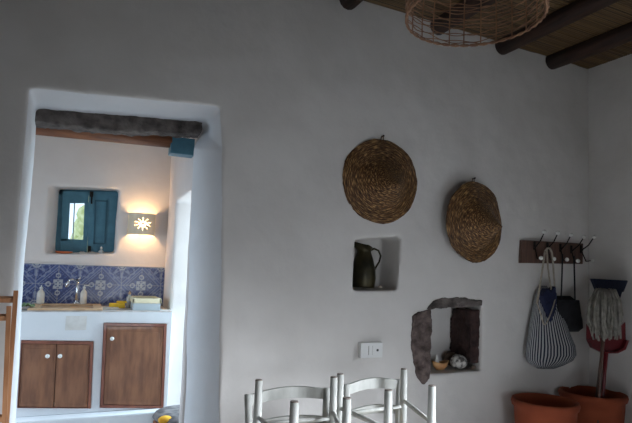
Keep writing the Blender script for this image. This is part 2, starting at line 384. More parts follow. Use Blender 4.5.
# cabinets
def cabinet(q, ndoor, knobs, label):
    cx = sum(p.x for p in q)/4; e = empty('cabinet', (cx, KF+.1, min(p.z for p in q)), label, 'cabinet', 'brown cabinets under the kitchen counter')
    g = .003
    q = [Vector((p.x+(g if i in (0, 3) else -g), 0, p.z+(-g if i < 2 else g))) for i, p in enumerate(q)]
    w = .018
    inn = [Vector((q[0].x+w, 0, q[0].z-w)), Vector((q[1].x-w, 0, q[1].z-w)), Vector((q[2].x-w, 0, q[2].z+w)), Vector((q[3].x+w, 0, q[3].z+w))]
    if ndoor == 2: inn[3] = Vector((q[3].x+.004, 0, q[3].z+.004)); inn[0] = Vector((q[0].x+.004, 0, q[0].z-w)); inn[2] = Vector((q[2].x-w, 0, q[2].z+.004))
    bm = NB()
    for i in range(4):
        j = (i+1) % 4; f = [q[i], q[j], inn[j], inn[i]]
        hexa(bm, [Vector((p.x, KF-.012, p.z)) for p in f]+[Vector((p.x, KF+.03, p.z)) for p in f])
    build('frame', bm, 'cabframe', e)
    bm = box(NB(), (min(q[0].x, q[3].x)+.03, KF+.05, q[3].z+.01), (max(q[1].x, q[2].x)-.03, KF+.36, q[0].z-.01)); build('body', bm, 'cab', e)
    def lerp(t, a, b): return a+(b-a)*t
    for d in range(ndoor):
        t0, t1 = d/ndoor, (d+1)/ndoor; gg = .002
        a, b_ = lerp(t0, inn[0], inn[1]), lerp(t1, inn[0], inn[1]); c_, dd = lerp(t1, inn[3], inn[2]), lerp(t0, inn[3], inn[2])
        dq = [a+Vector((gg, 0, -gg)), b_+Vector((-gg, 0, -gg)), c_+Vector((-gg, 0, gg)), dd+Vector((gg, 0, gg))]
        bm = NB(); hexa(bm, [Vector((p.x, KF-.008, p.z)) for p in dq]+[Vector((p.x, KF+.02, p.z)) for p in dq], .003)
        ctr = sum(dq, Vector())/4; s = .86
        pq = [ctr+(p-ctr)*s for p in dq]
        hexa(bm, [Vector((p.x, KF-.011, p.z)) for p in pq]+[Vector((p.x, KF-.004, p.z)) for p in pq], .002)
        door = build('door', bm, 'cab', e)
        k = PY(knobs[d][0], knobs[d][1], KF-.02)
        bm = ball(NB(), (k.x, KF-.028, k.z), .014, (1, .8, 1), 12); tube(bm, [(k.x, KF-.024, k.z), (k.x, KF-.009, k.z)], .006)
        build('knob', bm, 'porcelain', door, True)['label'] = 'white round knob'
cabinet(cl, 2, [(47.6, 356), (60, 356)], 'low brown wooden cabinet with two doors under the sink')
cabinet(cr, 1, [(112, 338.6)], 'taller brown wooden cabinet with a single door, right under the dish rack')

# backsplash with painted tile pattern
def az(u, v):
    """u, v in periods of one four-tile group"""
    NAVY, MID, LT, WH = (.026, .042, .15), (.055, .085, .24), (.18, .21, .33), (.36, .38, .42)
    a = abs((u % 1)-.5); b_ = abs((v % 1)-.5)              # 0 at group centre, .5 at corners
    r = math.hypot(a, b_); r2 = math.hypot(.5-a, .5-b_); th = math.atan2(b_, a)
    c = NAVY if (math.sin(u*50)*math.sin(v*47) < .35) else MID
    d = abs(a-b_)
    if abs(abs(a+b_-.5)-.05) < .018: c = LT
    if abs(a+b_-.5) < .018: c = MID
    if r < .20+.07*math.cos(4*th*2) and r > .12+.05*math.cos(8*th): c = LT
    if abs(r-.33-.03*math.cos(12*th)) < .016 and abs(a-b_) < .24: c = LT
    if .04 < abs(a+b_-.5)-.06 < .075 and math.sin(a*95)*math.sin(b_*95) > .15: c = LT
    if r < .055: c = WH
    if abs(r-.09) < .014: c = WH
    s = math.hypot(a-.27, b_-.0)
    if s < .045: c = LT
    s = math.hypot(a, b_-.27)
    if s < .045: c = LT
    # dotted cross in the corner
    p, q = .5-a, .5-b_
    if p < .115 and q < .115: c = WH
    if .022 < p < .055 and .022 < q < .055: c = NAVY
    if .07 < p < .1 and q < .03 or .07 < q < .1 and p < .03: c = NAVY
    if abs(math.hypot(p-.0, q-.22)-.05) < .013 or abs(math.hypot(p-.22, q)-.05) < .013: c = WH
    if (min(p, a) < .008 or min(q, b_) < .008): c = tuple(x*.5+.22 for x in c)
    return c
tl, tr = PY(24, 263, KB), PY(167, 268.5, KB); zb0 = PY(90, 306, KB).z
xA, xB = -1.29, KX-.002; zt1 = (tl.z*.5+tr.z*.5); per = .30
cxp = PY(58, 284, KB)                                      # centre of one dotted cross
bm = NB(); col = bm.loops.layers.float_color.new('col'); st = .005
nx = int((xB-xA)/st); nz = int((zt1-ztop-.001)/st); grid = {}
for i in range(nx+1):
    for j in range(nz+1):
        grid[i, j] = bm.verts.new((xA+(xB-xA)*i/nx, KB-.014, ztop+.001+(zt1-ztop-.001)*j/nz))
def vc(v): 
    c = az((v.co.x-cxp.x)/per, (v.co.z-cxp.z)/per); return (*c, 1)
vcol = {k: vc(v) for k, v in grid.items()}
for i in range(nx):
    for j in range(nz):
        ks = [(i, j), (i+1, j), (i+1, j+1), (i, j+1)]
        fc = bm.faces.new([grid[k] for k in ks])
        for l, k in zip(fc.loops, ks): l[col] = vcol[k]
bs = build('backsplash', bm, 'azulejo'); s = bs.modifiers.new('s', 'SOLIDIFY'); s.thickness = .013; s.offset = -1
bake(bs)
tag(bs, 'blue and white patterned tile backsplash above the kitchen counter', 'backsplash')
tag(build('trim_4', box(NB(), (xA, KB-.02, zt1+.001), (xB, KB+.01, zt1+.012), .003), 'plaster_k'), kind='structure')

# window in the niche: blue shutters
YW = KB+.20
def lerp(a, b, t): return a+(b-a)*t
wq = [PY(x, y, YW) for x, y in [(60, 190), (118.5, 191.5), (115, 253), (57, 253)]]
win = empty('window_1', ((wq[0].x+wq[1].x)/2, YW, wq[3].z), None, None); win['kind'] = 'structure'
def rect(bm, px, y0, y1, bev=.003, Yp=None):
    q = [PY(x, y, Yp or YW) for x, y in px]
    return hexa(bm, [Vector((p.x, y0, p.z)) for p in q]+[Vector((p.x, y1, p.z)) for p in q], bev)
# left leaf: four rails around the pane
bm = NB()
rect(bm, [(62.5, 191), (89, 192), (88.5, 203), (62, 203)], YW, YW+.03)
rect(bm, [(60.7, 238.5), (87.5, 240), (87, 252.5), (59.5, 252.5)], YW, YW+.03)
rect(bm, [(62, 202), (70, 203), (68, 241), (60.5, 241)], YW, YW+.03)
rect(bm, [(84.5, 202), (89, 202), (87.5, 241), (83, 241)], YW, YW+.03)
build('window_leaf', bm, 'blue', win)
bm = NB()
rect(bm, [(56, 188), (64.5, 188), (62.5, 256), (54, 256)], YW+.031, YW+.06, 0); rect(bm, [(56, 186.5), (121, 187.5), (121, 195), (56, 194)], YW+.031, YW+.06, 0); rect(bm, [(113, 188), (122, 188), (120, 256), (111, 256)], YW+.031, YW+.06, 0)
build('window_frame', bm, 'blue', win)
bm = NB(); rect(bm, [(69, 202), (85, 202), (83.5, 240), (67, 240)], YW+.012, YW+.018, 0); build('pane', bm, 'glass', win)
bm = NB(); rect(bm, [(74, 201.5), (75.2, 201.5), (73.3, 241), (72.1, 241)], YW+.02, YW+.04); build('glazing_bar', bm, 'paleblue', win)
bm = NB()
rect(bm, [(89.1, 192), (119.5, 191), (115.5, 252.5), (87.2, 252.5)], YW, YW+.03)
build('shutter_leaf', bm, 'blue', win)
bm = NB()
for q in ([(95, 200), (107.5, 200.5), (107.2, 202), (95, 201.5)], [(93.5, 242.5), (104, 243), (104, 244.5), (93.4, 244)], [(95, 200), (96.3, 200), (94.8, 244), (93.4, 244)], [(106.5, 200), (107.8, 200), (105.2, 244), (104, 244)]):
    rect(bm, q, YW-.008, YW+.002, .001)
build('shutter_moulding', bm, 'bluedark', win)
bm = NB(); rect(bm, [(89.8, 191.5), (93.5, 191.5), (93.2, 197), (89.8, 197)], YW-.02, YW-.001); rect(bm, [(91, 195), (92.8, 195), (92.3, 204), (90.8, 204)], YW-.025, YW-.001)
build('bolt', bm, 'iron', win)
bm = NB(); rect(bm, [(88, 246), (91, 246), (91, 253), (87.5, 253)], YW-.02, YW-.001); build('bolt', bm, 'iron', win)
# greenery outside the kitchen window
bm = NB()
for i in range(60):
    ball(bm, ((random.uniform(.06, 1.3) if i > 22 else random.uniform(.05, .12)), 4.2+random.uniform(-.3, .5), (.16 if i % 12 == 0 else random.uniform(.2, 2.6))), random.uniform(.17, .26), (1, 1, .8), 8)
tag(build('olive_bush', bm, 'leaf', smooth=True), 'yellow-green bush seen through the small kitchen window pane', 'bush')
# sill objects
sz = PY(80, 253, KB+.1).z
def sill(x, d=.09): p = PY(x, 252, KB+d); return Vector((p.x, KB+d, 0))
SZ = kf[2].z*.0 + min(kf[2].z, kf[3].z)+.006
p = sill(64)
bm = lathe(NB(), [(0, 0), (.04, 0), (.065, .018), (.062, .022), (.035, .012), (0, .010)], (p.x, p.y, SZ), 20)
tag(build('dish', bm, 'orangeclay', smooth=True), 'orange-red clay dish at the left of the kitchen window sill', 'dish')
for i, (x, s_) in enumerate([(82, .022), (86.5, .018), (92, .024)]):
    p = sill(x, .07); bm = NB(); ball(bm, (p.x, p.y, SZ+s_*.6), s_, (1.2, .9, .62), 12)
    for v in bm.verts: v.co += v.co.normalized()*0 + Vector((0, 0, .002*math.sin(v.co.x*300)))
    tag(build('seashell', bm, 'shell', smooth=True), ['pale seashell on the window sill, closest to the orange dish', 'small pale seashell in the middle of the window sill row', 'pale seashell on the sill beside the small clear bottle'][i], 'seashell', 'seashells on the kitchen window sill')
p = sill(101, .06)
bo = empty('glass_bottle', (p.x, p.y, SZ), 'small clear glass bottle at the right of the window sill', 'bottle')
build('body', lathe(NB(), [(0, 0), (.020, 0), (.024, .012), (.022, .030), (.008, .045), (.007, .052), (0, .052)], (p.x, p.y, SZ), 16), 'jar', bo, True)
build('stopper', lathe(NB(), [(0, .0525), (.009, .0525), (.010, .062), (.004, .072), (0, .072)], (p.x, p.y, SZ), 12), 'clear', bo, True)
p = sill(111, .05)
tag(build('sponge_pad', box(NB(), (p.x-.03, p.y-.02, SZ), (p.x+.03, p.y+.02, SZ+.010), .003), 'yellow'), 'thin yellow pad at the right corner of the window sill', 'pad')

# sconce: half-round plaster shade with a sun cut-out
sc_c = PY(141.5, 224, KB); hw = (PY(157, 224, KB).x-PY(127.5, 224, KB).x)/2
zs0, zs1 = PY(139, 234.5, KB-.08).z, PY(139, 213, KB-.08).z
sc = empty('wall_sconce', (sc_c.x, KB, zs0), 'cream wall light with a glowing sun cut-out, right of the kitchen window', 'wall light')
hx = hw*.93; dep = .11
zc = (zs0+zs1)/2
def incut(a, z):
    x = (a-.5)*2*hx*1.15; y = z-zc; r = math.hypot(x-.0, y); th = math.atan2(y, x)
    if r < .010: return False
    if r < .017: return True
    return r < .050 and abs(((th/(2*PI)*10) % 1)-.5) < .30*(1-r/.07)
bm = NB(); n, mz = 90, 50; g = {}
def spt(i, j, off):
    a = i/n; th = PI*a
    return Vector((sc_c.x-math.cos(th)*(hx-off), KB-.004-math.sin(th)*(dep-off), zs0+(zs1-zs0)*j/mz))
for o_ in (0, .006):
    for i in range(n+1):
        for j in range(mz+1): g[o_, i, j] = bm.verts.new(spt(i, j, o_))
def solid(i, j): 
    if not (0 <= i < n and 0 <= j < mz): return False
    return not incut((i+.5)/n, zs0+(zs1-zs0)*(j+.5)/mz)
for i in range(n):
    for j in range(mz):
        if not solid(i, j): continue
        bm.faces.new([g[0, i, j], g[0, i+1, j], g[0, i+1, j+1], g[0, i, j+1]])
        bm.faces.new([g[.006, i, j+1], g[.006, i+1, j+1], g[.006, i+1, j], g[.006, i, j]])
        for (di, dj, e) in ((-1, 0, ((i, j), (i, j+1))), (1, 0, ((i+1, j), (i+1, j+1))), (0, -1, ((i, j), (i+1, j))), (0, 1, ((i, j+1), (i+1, j+1)))):
            if not solid(i+di, j+dj):
                bm.faces.new([g[0, e[0][0], e[0][1]], g[0, e[1][0], e[1][1]], g[.006, e[1][0], e[1][1]], g[.006, e[0][0], e[0][1]]])
loose = [v for v in bm.verts if not v.link_faces]; bmesh.ops.delete(bm, geom=loose, context='VERTS')
build('lamp_shade', bm, 'shadeplaster', sc)
bm = ball(NB(), (sc_c.x, KB-.05, zc), .026, (1, 1, 1.2)); build('bulb', bm, 'glow', sc, True)
build('socket', tube(NB(), [(sc_c.x, KB-.003, zc-.045), (sc_c.x, KB-.05, zc-.045), (sc_c.x, KB-.05, zc-.028)], .009), 'plastic', sc)
ld = bpy.data.lights.new('sconce_light', 'POINT'); ld.energy = 6; ld.color = (1, .66, .34); ld.shadow_soft_size = .028
lo = bpy.data.objects.new('sconce_light', ld); C.objects.link(lo); lo.location = (sc_c.x, KB-.075, zc)

# counter objects
def bottle(name, x, d, h, r, m, label, cat, cap='plastic', z=None, pump=False):
    p = PY(x, 306, KF+d); z = z if z is not None else ztop+.001
    e = empty(name, (p.x, KF+d, z), label, cat)
    c = (p.x, KF+d, z)
    build('body', lathe(NB(), [(0, 0), (r*.9, 0), (r, h*.05), (r, h*.55), (r*.8, h*.66), (r*.35, h*.76), (r*.35, h*.8), (0, h*.8)], c, 20), m, e, True)
    bm = lathe(NB(), [(0, h*.801), (r*.45, h*.801), (r*.45, h*.9), (r*.15, h*.92), (r*.15, h), (0, h)], c, 14)
    if pump: tube(bm, [(c[0], c[1], z+h*.97), (c[0]+r*1.3, c[1], z+h*.96)], r*.16)
    build('cap', bm, cap, e, True); return e
bottle('soap_bottle', 40, .46, .135, .027, 'clear', 'milky soap bottle at the left end of the sink', 'bottle', z=z1+.001)
bottle('dish_soap_bottle', 83, .46, .145, .024, 'clear', 'milky dispenser bottle just right of the tap', 'bottle', z=z1+.001, pump=True)
p = PY(30, 306, KF+.40)
bm = NB(); bmesh.ops.create_grid(bm, x_segments=16, y_segments=12, size=1)
for v in bm.verts:
    x, y = v.co.x, v.co.y
    v.co = Vector((p.x-.0+x*.05, KF+.10+y*.06, z1+.006+.018*abs(noise.noise(Vector((x*1.7, y*1.7, 3))))*2*(1-.6*x*x)))
o = build('dishcloth', bm, 'green', smooth=True); s = o.modifiers.new('s', 'SOLIDIFY'); s.thickness = .004; s.offset = 1; bake(o)
tag(o, 'crumpled dark green cloth at the left corner of the sink', 'cloth')
# tap
p = PY(76, 306, KF+.47); tx, ty = p.x, KF+.475
tp = empty('tap', (tx, ty, z1), 'chrome swan-neck tap in front of the blue tiles', 'tap')
hh = (PY(75, 280, KF+.47).z-z1)
build('column', tube(NB(), [(tx, ty, z1+.001), (tx, ty, z1+hh*.55), (tx, ty, z1+hh)], [.014, .010, .009], 12), 'chrome', tp, True)
sp = PY(66, 283, KF+.38)
build('spout', tube(NB(), [(tx, ty, z1+hh*.95), (tx-.03, ty-.03, z1+hh*1.03), (sp.x+.02, KF+.39, z1+hh), (sp.x, KF+.38, z1+hh*.72)], [.009, .009, .009, .008], 10), 'chrome', tp, True)
build('lever', tube(NB(), [(tx, ty, z1+hh+.001), (tx+.02, ty-.03, z1+hh+.02)], [.012, .005], 8), 'chrome', tp, True)
build('base', lathe(NB(), [(0, .0005), (.026, .0005), (.026, .01), (.016, .02), (0, .02)], (tx, ty, z1), 16), 'chrome', tp, True)
# yellow things, jar, dish rack
p = PY(117, 306, KF+.28)
yl = tag(build('yellow_sponge', box(NB(), (p.x-.055, p.y-.035, ztop+.001), (p.x+.055, p.y+.035, ztop+.036), .008), 'yellow'), 'bright yellow sponge on the worktop under the tiles, left of the salt jar', 'sponge')
p = PY(121.5, 303, KF+.28)
tag(build('scouring_pad', box(NB(), (p.x-.035, p.y-.025, ztop+.038), (p.x+.035, p.y+.025, ztop+.052), .005), 'yellow'), 'small yellow pad stacked on top of the yellow sponge', 'pad')
p = PY(104, 307, KF+.2)
tag(build('grey_tray', box(NB(), (p.x-.07, p.y-.06, ztop+.001), (p.x+.10, p.y+.03, ztop+.012), .004), 'clear'), 'pale tray lying right of the sink rim', 'tray')
bottle('salt_jar', 129, .33, .125, .022, 'jar', 'slim jar standing left of the white dish rack', 'jar', cap='tan')
q0, q1 = PY(133, 309, KF+.08), PY(159.5, 309, KF+.08)
dr = empty('dish_rack', ((q0.x+q1.x)/2, KF+.2, ztop), 'white plastic dish rack at the right end of the kitchen counter', 'dish rack')
bm = NB(); x0, x1, ya, yb = q0.x, q1.x, KF+.06, KF+.40
hh = .085
box(bm, (x0+.008, ya+.008, ztop+.012), (x1-.008, yb-.008, ztop+.018))
for i in range(11):
    x = lerp(x0+.006, x1-.006, i/10); tube(bm, [(x, ya, ztop+.012), (x, ya, ztop+.06)], .0035, 6); tube(bm, [(x, yb, ztop+.012), (x, yb, ztop+.06)], .0035, 6)
box(bm, (x0, ya-.004, ztop+.001), (x1, ya+.004, ztop+.05)); box(bm, (x0, yb-.004, ztop+.001), (x1, yb+.004, ztop+.05))
box(bm, (x0-.002, ya, ztop+.001), (x0+.006, yb, ztop+.05)); box(bm, (x1-.006, ya, ztop+.001), (x1+.002, yb, ztop+.05))
build('basket', bm, 'paleblue', dr)
bm = NB(); pts = [(x0, ya), (x1, ya), (x1, yb), (x0, yb)]
for i in range(4):
    a, b_ = pts[i], pts[(i+1) % 4]; box(bm, (min(a[0], b_[0])-.008, min(a[1], b_[1])-.008, ztop+.051), (max(a[0], b_[0])+.008, max(a[1], b_[1])+.008, ztop+.085), .004)
build('rim', bm, 'ivory', dr)

# stool with printed cushion inside the kitchen doorway
c0 = PY(178, 416, T+.33)
st_ = empty('cushion_stool', (c0.x+.02, T+.30, 0), 'low stool with grey cushion and orange-yellow patch, bottom right of the kitchen doorway', 'stool')
cx, cy, zt_ = c0.x+.045, T+.30, PY(178, 410.5, T+.30).z
build('seat', lathe(NB(), [(0, zt_-.09), (.20, zt_-.09), (.21, zt_-.07), (.20, zt_-.055), (0, zt_-.055)], (cx, cy, 0), 32), 'redbeam', st_)
cu = build('cushion', lathe(NB(), [(0, zt_-.054), (.19, zt_-.054), (.215, zt_-.035), (.20, zt_-.012), (.13, zt_-.001), (0, zt_)], (cx, cy, 0), 40), 'greycloth', st_, True)
bm = ball(NB(), (cx-.150, cy-.12, zt_-.022), .042, (1.1, .9, .62), 14); build('patch', bm, 'orangecloth', cu, True)['label'] = 'orange-yellow patch'
for a in (45, 135, 225, 315):
    dx, dy = math.cos(R(a)), math.sin(R(a))
    build('leg', tube(NB(), [(cx+dx*.115, cy+dy*.115, zt_-.091), (cx+dx*.16, cy+dy*.16, .0)], [.017, .014], 10), 'redbeam', st_, True)

# ------------------------------------------------------------------ wall niches
def stone_px(name, px, y0, y1, m, label, amp=.009, sc=.05, vox=.006, group=None):
    q = [PY(x, y, 0) for x, y in px]
    o = build(name, prism(NB(), [Vector((p.x, y0, p.z)) for p in q], [Vector((p.x, y1, p.z)) for p in q]), m)
    rocky(o, vox, amp, sc, 3); return tag(o, label, 'stone', group)
stone_px('niche_stone', [(412, 316), (418, 312), (430, 309), (431, 330), (430, 378), (423, 384), (417, 378), (413, 362), (410.5, 342)], -.014, .20, 'stone_brown', 'upright brown-grey stone forming the left edge of the lower wall niche')
stone_px('niche_stone', [(426, 309.5), (433, 301), (441, 297.5), (455, 297), (482, 300), (481.5, 305.5), (470, 307), (450, 307.5), (437, 308.5)], -.010, .20, 'stone', 'flat grey stone across the top of the lower wall niche')
# right inner stone, lining the right side of the niche
pr = PY(479, 330, 0)
zt2, zb2 = PX(474, 310, pr.x).z, PX(476, 364, pr.x).z
o = build('niche_stone', box(NB(), (pr.x-.050, .025, zb2+.005), (pr.x+.03, .24, zt2)), 'stone_red'); rocky(o, .006, .012, .05, 2)
tag(o, 'dark red-brown stone lining the right inside of the lower wall niche', 'stone')
# contents of the lower niche
zn = PY(455, 372.5, 0).z+.008
p = PY(440, 371, .07); 
bw = empty('boat_bowl', (p.x, .07, zn), 'small orange-brown boat-shaped bowl with white triangular sail in lower niche', 'ornament')
bm = NB(); n = 24; rings = []
for (s_, z) in ((0, 0), (.45, 0), (.8, .022), (1, .05), (.93, .05), (.7, .024), (0, .01)):
    rings.append([bm.verts.new((p.x+.066*s_*math.cos(2*PI*j/n), .07+.036*s_*math.sin(2*PI*j/n), zn+z+(.012*abs(math.cos(2*PI*j/n))**3 if s_ > .9 else 0))) for j in range(n)])
for a, b_ in zip(rings, rings[1:]):
    for j in range(n): bm.faces.new((a[j], a[(j+1) % n], b_[(j+1) % n], b_[j]))
bmesh.ops.remove_doubles(bm, verts=bm.verts, dist=1e-5)
build('hull', bm, 'bowl', bw, True)
sp = PY(436.5, 359, .07)
bm = NB(); hexa(bm, [Vector((sp.x-.018, .060, zn+.035)), Vector((sp.x+.020, .060, zn+.035)), Vector((sp.x+.003, .067, zn+.10)), Vector((sp.x-.003, .067, zn+.10)),
                     Vector((sp.x-.018, .084, zn+.035)), Vector((sp.x+.020, .084, zn+.035)), Vector((sp.x+.003, .075, zn+.10)), Vector((sp.x-.003, .075, zn+.10))])
build('sail', bm, 'porcelain', bw)
p = PY(458.5, 361, .08); rr_ = .057
bm = ball(NB(), (p.x, .08, zn+rr_*.82), rr_, (1, 1, .85), 32)
for v in bm.verts:
    d = Vector((v.co.x-p.x, v.co.y-.08, v.co.z-zn-rr_*.82)); v.co += d.normalized()*.003*math.sin(d.x*260+d.z*140)*math.sin(d.z*240-d.x*120)
tag(build('coral_ball', bm, 'urchin', smooth=True), 'round grey-white patterned coral ball in the lower niche', 'ornament')
p = PY(452, 352, .19)
tag(build('round_pebble', ball(NB(), (p.x-.01, .18, zn+.048), .05, (1.2, .9, .95), 24), 'rock', smooth=True), 'dark brown round stone at the back of the lower niche', 'stone')
p = PY(473, 369, .05)
tag(build('small_pebble', ball(NB(), (p.x, .05, zn+.012), .016, (1.3, 1, .75), 14), 'rock', smooth=True), 'small brown pebble at the right corner of the lower niche', 'stone')
# jug in the upper niche
zj = PY(375, 290, 0).z+.010
pj = PY(366.5, 288, .12); jx, jy = pj.x-.026, .12
H = PY(360, 243.5, .12).z-zj
ju = empty('metal_jug', (jx, jy, zj), 'tall dark brass jug with handle standing in the upper wall niche', 'jug')
prof = [(0, 0), (.070, 0), (.074, .012), (.080, .06), (.076, H*.42), (.060, H*.66), (.046, H*.80), (.046, H*.84), (.056, H*.97), (.052, H*.97), (.042, H*.84), (.04, H*.5), (0, H*.4)]
bm = lathe(NB(), prof, (jx, jy, zj), 40)
for v in bm.verts:                                                    # spout pulled up and left
    t = (v.co.z-zj)/H
    if t > .86:
        w = max(0, -(v.co.x-jx)/.056); v.co.x -= .045*w*w*(t-.84)/.13; v.co.z += .022*w*w*(t-.84)/.13
        v.co.z -= .02*max(0, (v.co.x-jx)/.056)
build('body', bm, 'brass', ju, True)
hp = [(jx+.046, jy, zj+H*.86), (jx+.075, jy, zj+H*.90), (jx+.105, jy-.003, zj+H*.86), (jx+.122, jy-.005, zj+H*.74), (jx+.112, jy-.004, zj+H*.60), (jx+.09, jy, zj+H*.47), (jx+.072, jy, zj+H*.36)]
build('handle', tube(NB(), hp, [.008, .007, .006, .0055, .0055, .006, .007], 8, flat=1.6), 'brass', ju, True)
p = PY(380, 286.5, .08)
tag(build('small_shell', ball(NB(), (p.x, .08, zj+.008), .013, (1.2, 1, .7), 14), 'shell', smooth=True), 'tiny pale shell on the floor of the upper niche beside the jug', 'seashell')

# socket
a, b_ = PY(361, 343, -.034), PY(382.5, 357.5, -.034)
so = empty('wall_socket', ((a.x+b_.x)/2, 0, b_.z), 'white surface-mounted switch and socket plate below the upper niche', 'socket')
build('plate', box(NB(), (a.x, -.034, b_.z), (b_.x, .004, a.z), .003), 'plastic', so)
w = b_.x-a.x; h = a.z-b_.z
bm = box(NB(), (a.x+w*.36, -.0375, b_.z+h*.22), (a.x+w*.52, -.0345, b_.z+h*.78), .001); rk = build('rocker', bm, 'plastic', so)
bm = NB(); box(bm, (a.x+w*.345, -.0355, b_.z+h*.20), (a.x+w*.36, -.034, b_.z+h*.8)); box(bm, (a.x+w*.52, -.0355, b_.z+h*.20), (a.x+w*.535, -.034, b_.z+h*.8)); build('slot', bm, 'worn', so)
bm = tube(NB(), [(a.x+w*.76, -.0365, b_.z+h*.5), (a.x+w*.76, -.033, b_.z+h*.5)], .0075, 16); build('outlet', bm, 'hole', so)

# ------------------------------------------------------------------ straw hats
def HP(t):                                                         # crown cone, then a wide shallow brim
    c = max(0, 1-t/.66); return .78*c**1.25 + .22*(1-t**1.4)
def hat(px, R_, apex_h, yaw, spin, nail, label, ang, seed, gap=.012, squash=1.0):
    c = PY(px[0], px[1], -gap-R_*abs(math.sin(yaw)))
    e = empty('straw_hat', c, label, 'hat', 'conical straw hats hung on the wall')
    bm = NB(); n = 96; prof = []
    K = 74
    for i in range(K+1):
        r = R_*i/K; t = i/K
        h = apex_h*HP(t)
        h += .0042*abs(math.sin(PI*r/.0165))**.7
        prof.append((r, h))
    prof += [(R_*1.0, -.004), (R_*.99, -.010)] + [(R_*(1-i/20), apex_h*HP(1-i/20)-.012) for i in range(1, 21)]
    lathe(bm, [(max(r, 0) if r > 1e-4 else 0, z) for r, z in prof], (0, 0, 0), n)
    for v in bm.verts:
        r = math.hypot(v.co.x, v.co.y); th = math.atan2(v.co.y, v.co.x); t = r/R_
        v.co.z += t*t*.012*noise.noise(Vector((math.cos(th)*1.5, math.sin(th)*1.5, seed)))*2
        v.co.z += .0022*noise.noise(Vector((v.co.x*55, v.co.y*55, seed)))
        s = 1+t*t*.018*noise.noise(Vector((math.cos(th)*2, math.sin(th)*2, seed+5)))*1.5 + (t > .97)*.012*noise.noise(Vector((math.cos(th)*18, math.sin(th)*18, seed)))
        v.co.x *= s; v.co.y *= s
        # shift the crown off centre
        w = max(0, 1-t)*apex_h*.26; v.co.x += w*math.cos(ang); v.co.y += w*math.sin(ang)
        v.co.x *= squash
    uvl = bm.loops.layers.uv.new('UVMap')
    for f_ in bm.faces:
        for l in f_.loops:
            q = l.vert.co; a_ = math.atan2(q.y, q.x); cc = f_.calc_center_median(); ac = math.atan2(cc.y, cc.x)
            if a_-ac > PI: a_ -= 2*PI
            if ac-a_ > PI: a_ += 2*PI
            l[uvl].uv = (math.hypot(q.x, q.y)/R_, a_/PI)
    # axis z -> facing -Y, then yaw, spin
    Mx = Matrix.Rotation(yaw, 4, 'Z') @ Matrix.Rotation(PI/2, 4, 'X') @ Matrix.Rotation(spin, 4, 'Z')
    bmesh.ops.transform(bm, matrix=Mx, verts=bm.verts)
    bmesh.ops.translate(bm, verts=bm.verts, vec=c)
    build('woven_body', bm, 'straw', e, True)
    k = PY(nail[0], nail[1], -.01); topv = PY(nail[0], nail[1]+5, -.02)
    bm = tube(NB(), [(topv.x-.012, topv.y, topv.z-.01), (k.x-.006, -.014, k.z), (k.x+.006, -.014, k.z), (topv.x+.012, topv.y, topv.z-.01)], .0028, 6)
    build('hanging_loop', bm, 'straw', e, True)
    bm = tube(NB(), [(k.x, .01, k.z-.004), (k.x, -.03, k.z)], .003, 8); tube(bm, [(k.x, -.028, k.z), (k.x, -.032, k.z)], .006, 10)
    tag(build('nail', bm, 'iron'), 'iron nail holding the '+('large round straw hat above the jug niche' if px[0] < 420 else 'narrower tilted straw hat on the right'), 'nail')
hat((381, 181), .268, .19, R(0), R(-10), (382, 136.5), 'large round brown straw hat hanging above the jug niche', R(-60), 1.3)
hat((475.5, 222), .272, .19, R(10), R(8), (473, 178.5), 'narrower tilted brown straw hat hanging right of the other, above the stone niche', R(-60), 8.1, squash=.99)

# ------------------------------------------------------------------ coat rack
rk = empty('coat_rack', PY(553, 264, 0), 'dark wooden board with five iron hooks and white knobs on the wall', 'coat rack')
q = [PY(x, y, -.02) for x, y in [(521.5, 240), (583, 243.5), (582.5, 264), (520.5, 263)]]
build('board', hexa(NB(), [Vector((p.x, -.024, p.z)) for p in q]+[Vector((p.x, .004, p.z)) for p in q], .004), 'handle_brown', rk)
HX = []
for i, (ux, uy, lx_, ly_) in enumerate([(544.5, 232, 541, 258), (558, 233, 554, 259), (571, 235, 567, 259.5), (584, 237, 578, 261), (594, 237, 592.5, 260.5)]):
    u_ = PY(ux, uy, -.10); l_ = PY(lx_, ly_, -.075)
    mx_ = min(l_.x-.012, q[1].x-.03); base = Vector((mx_, -.026, (u_.z+l_.z)/2-.005))
    bm = tube(NB(), [base+Vector((0, 0, -.02)), base+Vector((.0, -.02, .0)), Vector((lerp(base.x, u_.x, .6), -.07, lerp(base.z, u_.z, .35))), u_], [.005, .005, .0045, .004], 8)
    tube(bm, [base+Vector((0, -.004, -.01)), Vector((lerp(base.x, l_.x, .4), -.05, l_.z-.008)), l_], .0042, 8)
    box(bm, base+Vector((-.011, -.003, -.028)), base+Vector((.011, .001, .032)), .002)
    hk = build('hook', bm, 'iron', rk, True)
    build('knob', ball(NB(), u_, .015, seg=14), 'porcelain', hk, True); build('knob', ball(NB(), l_, .015, seg=14), 'porcelain', hk, True)
    HX.append((base, u_, l_))
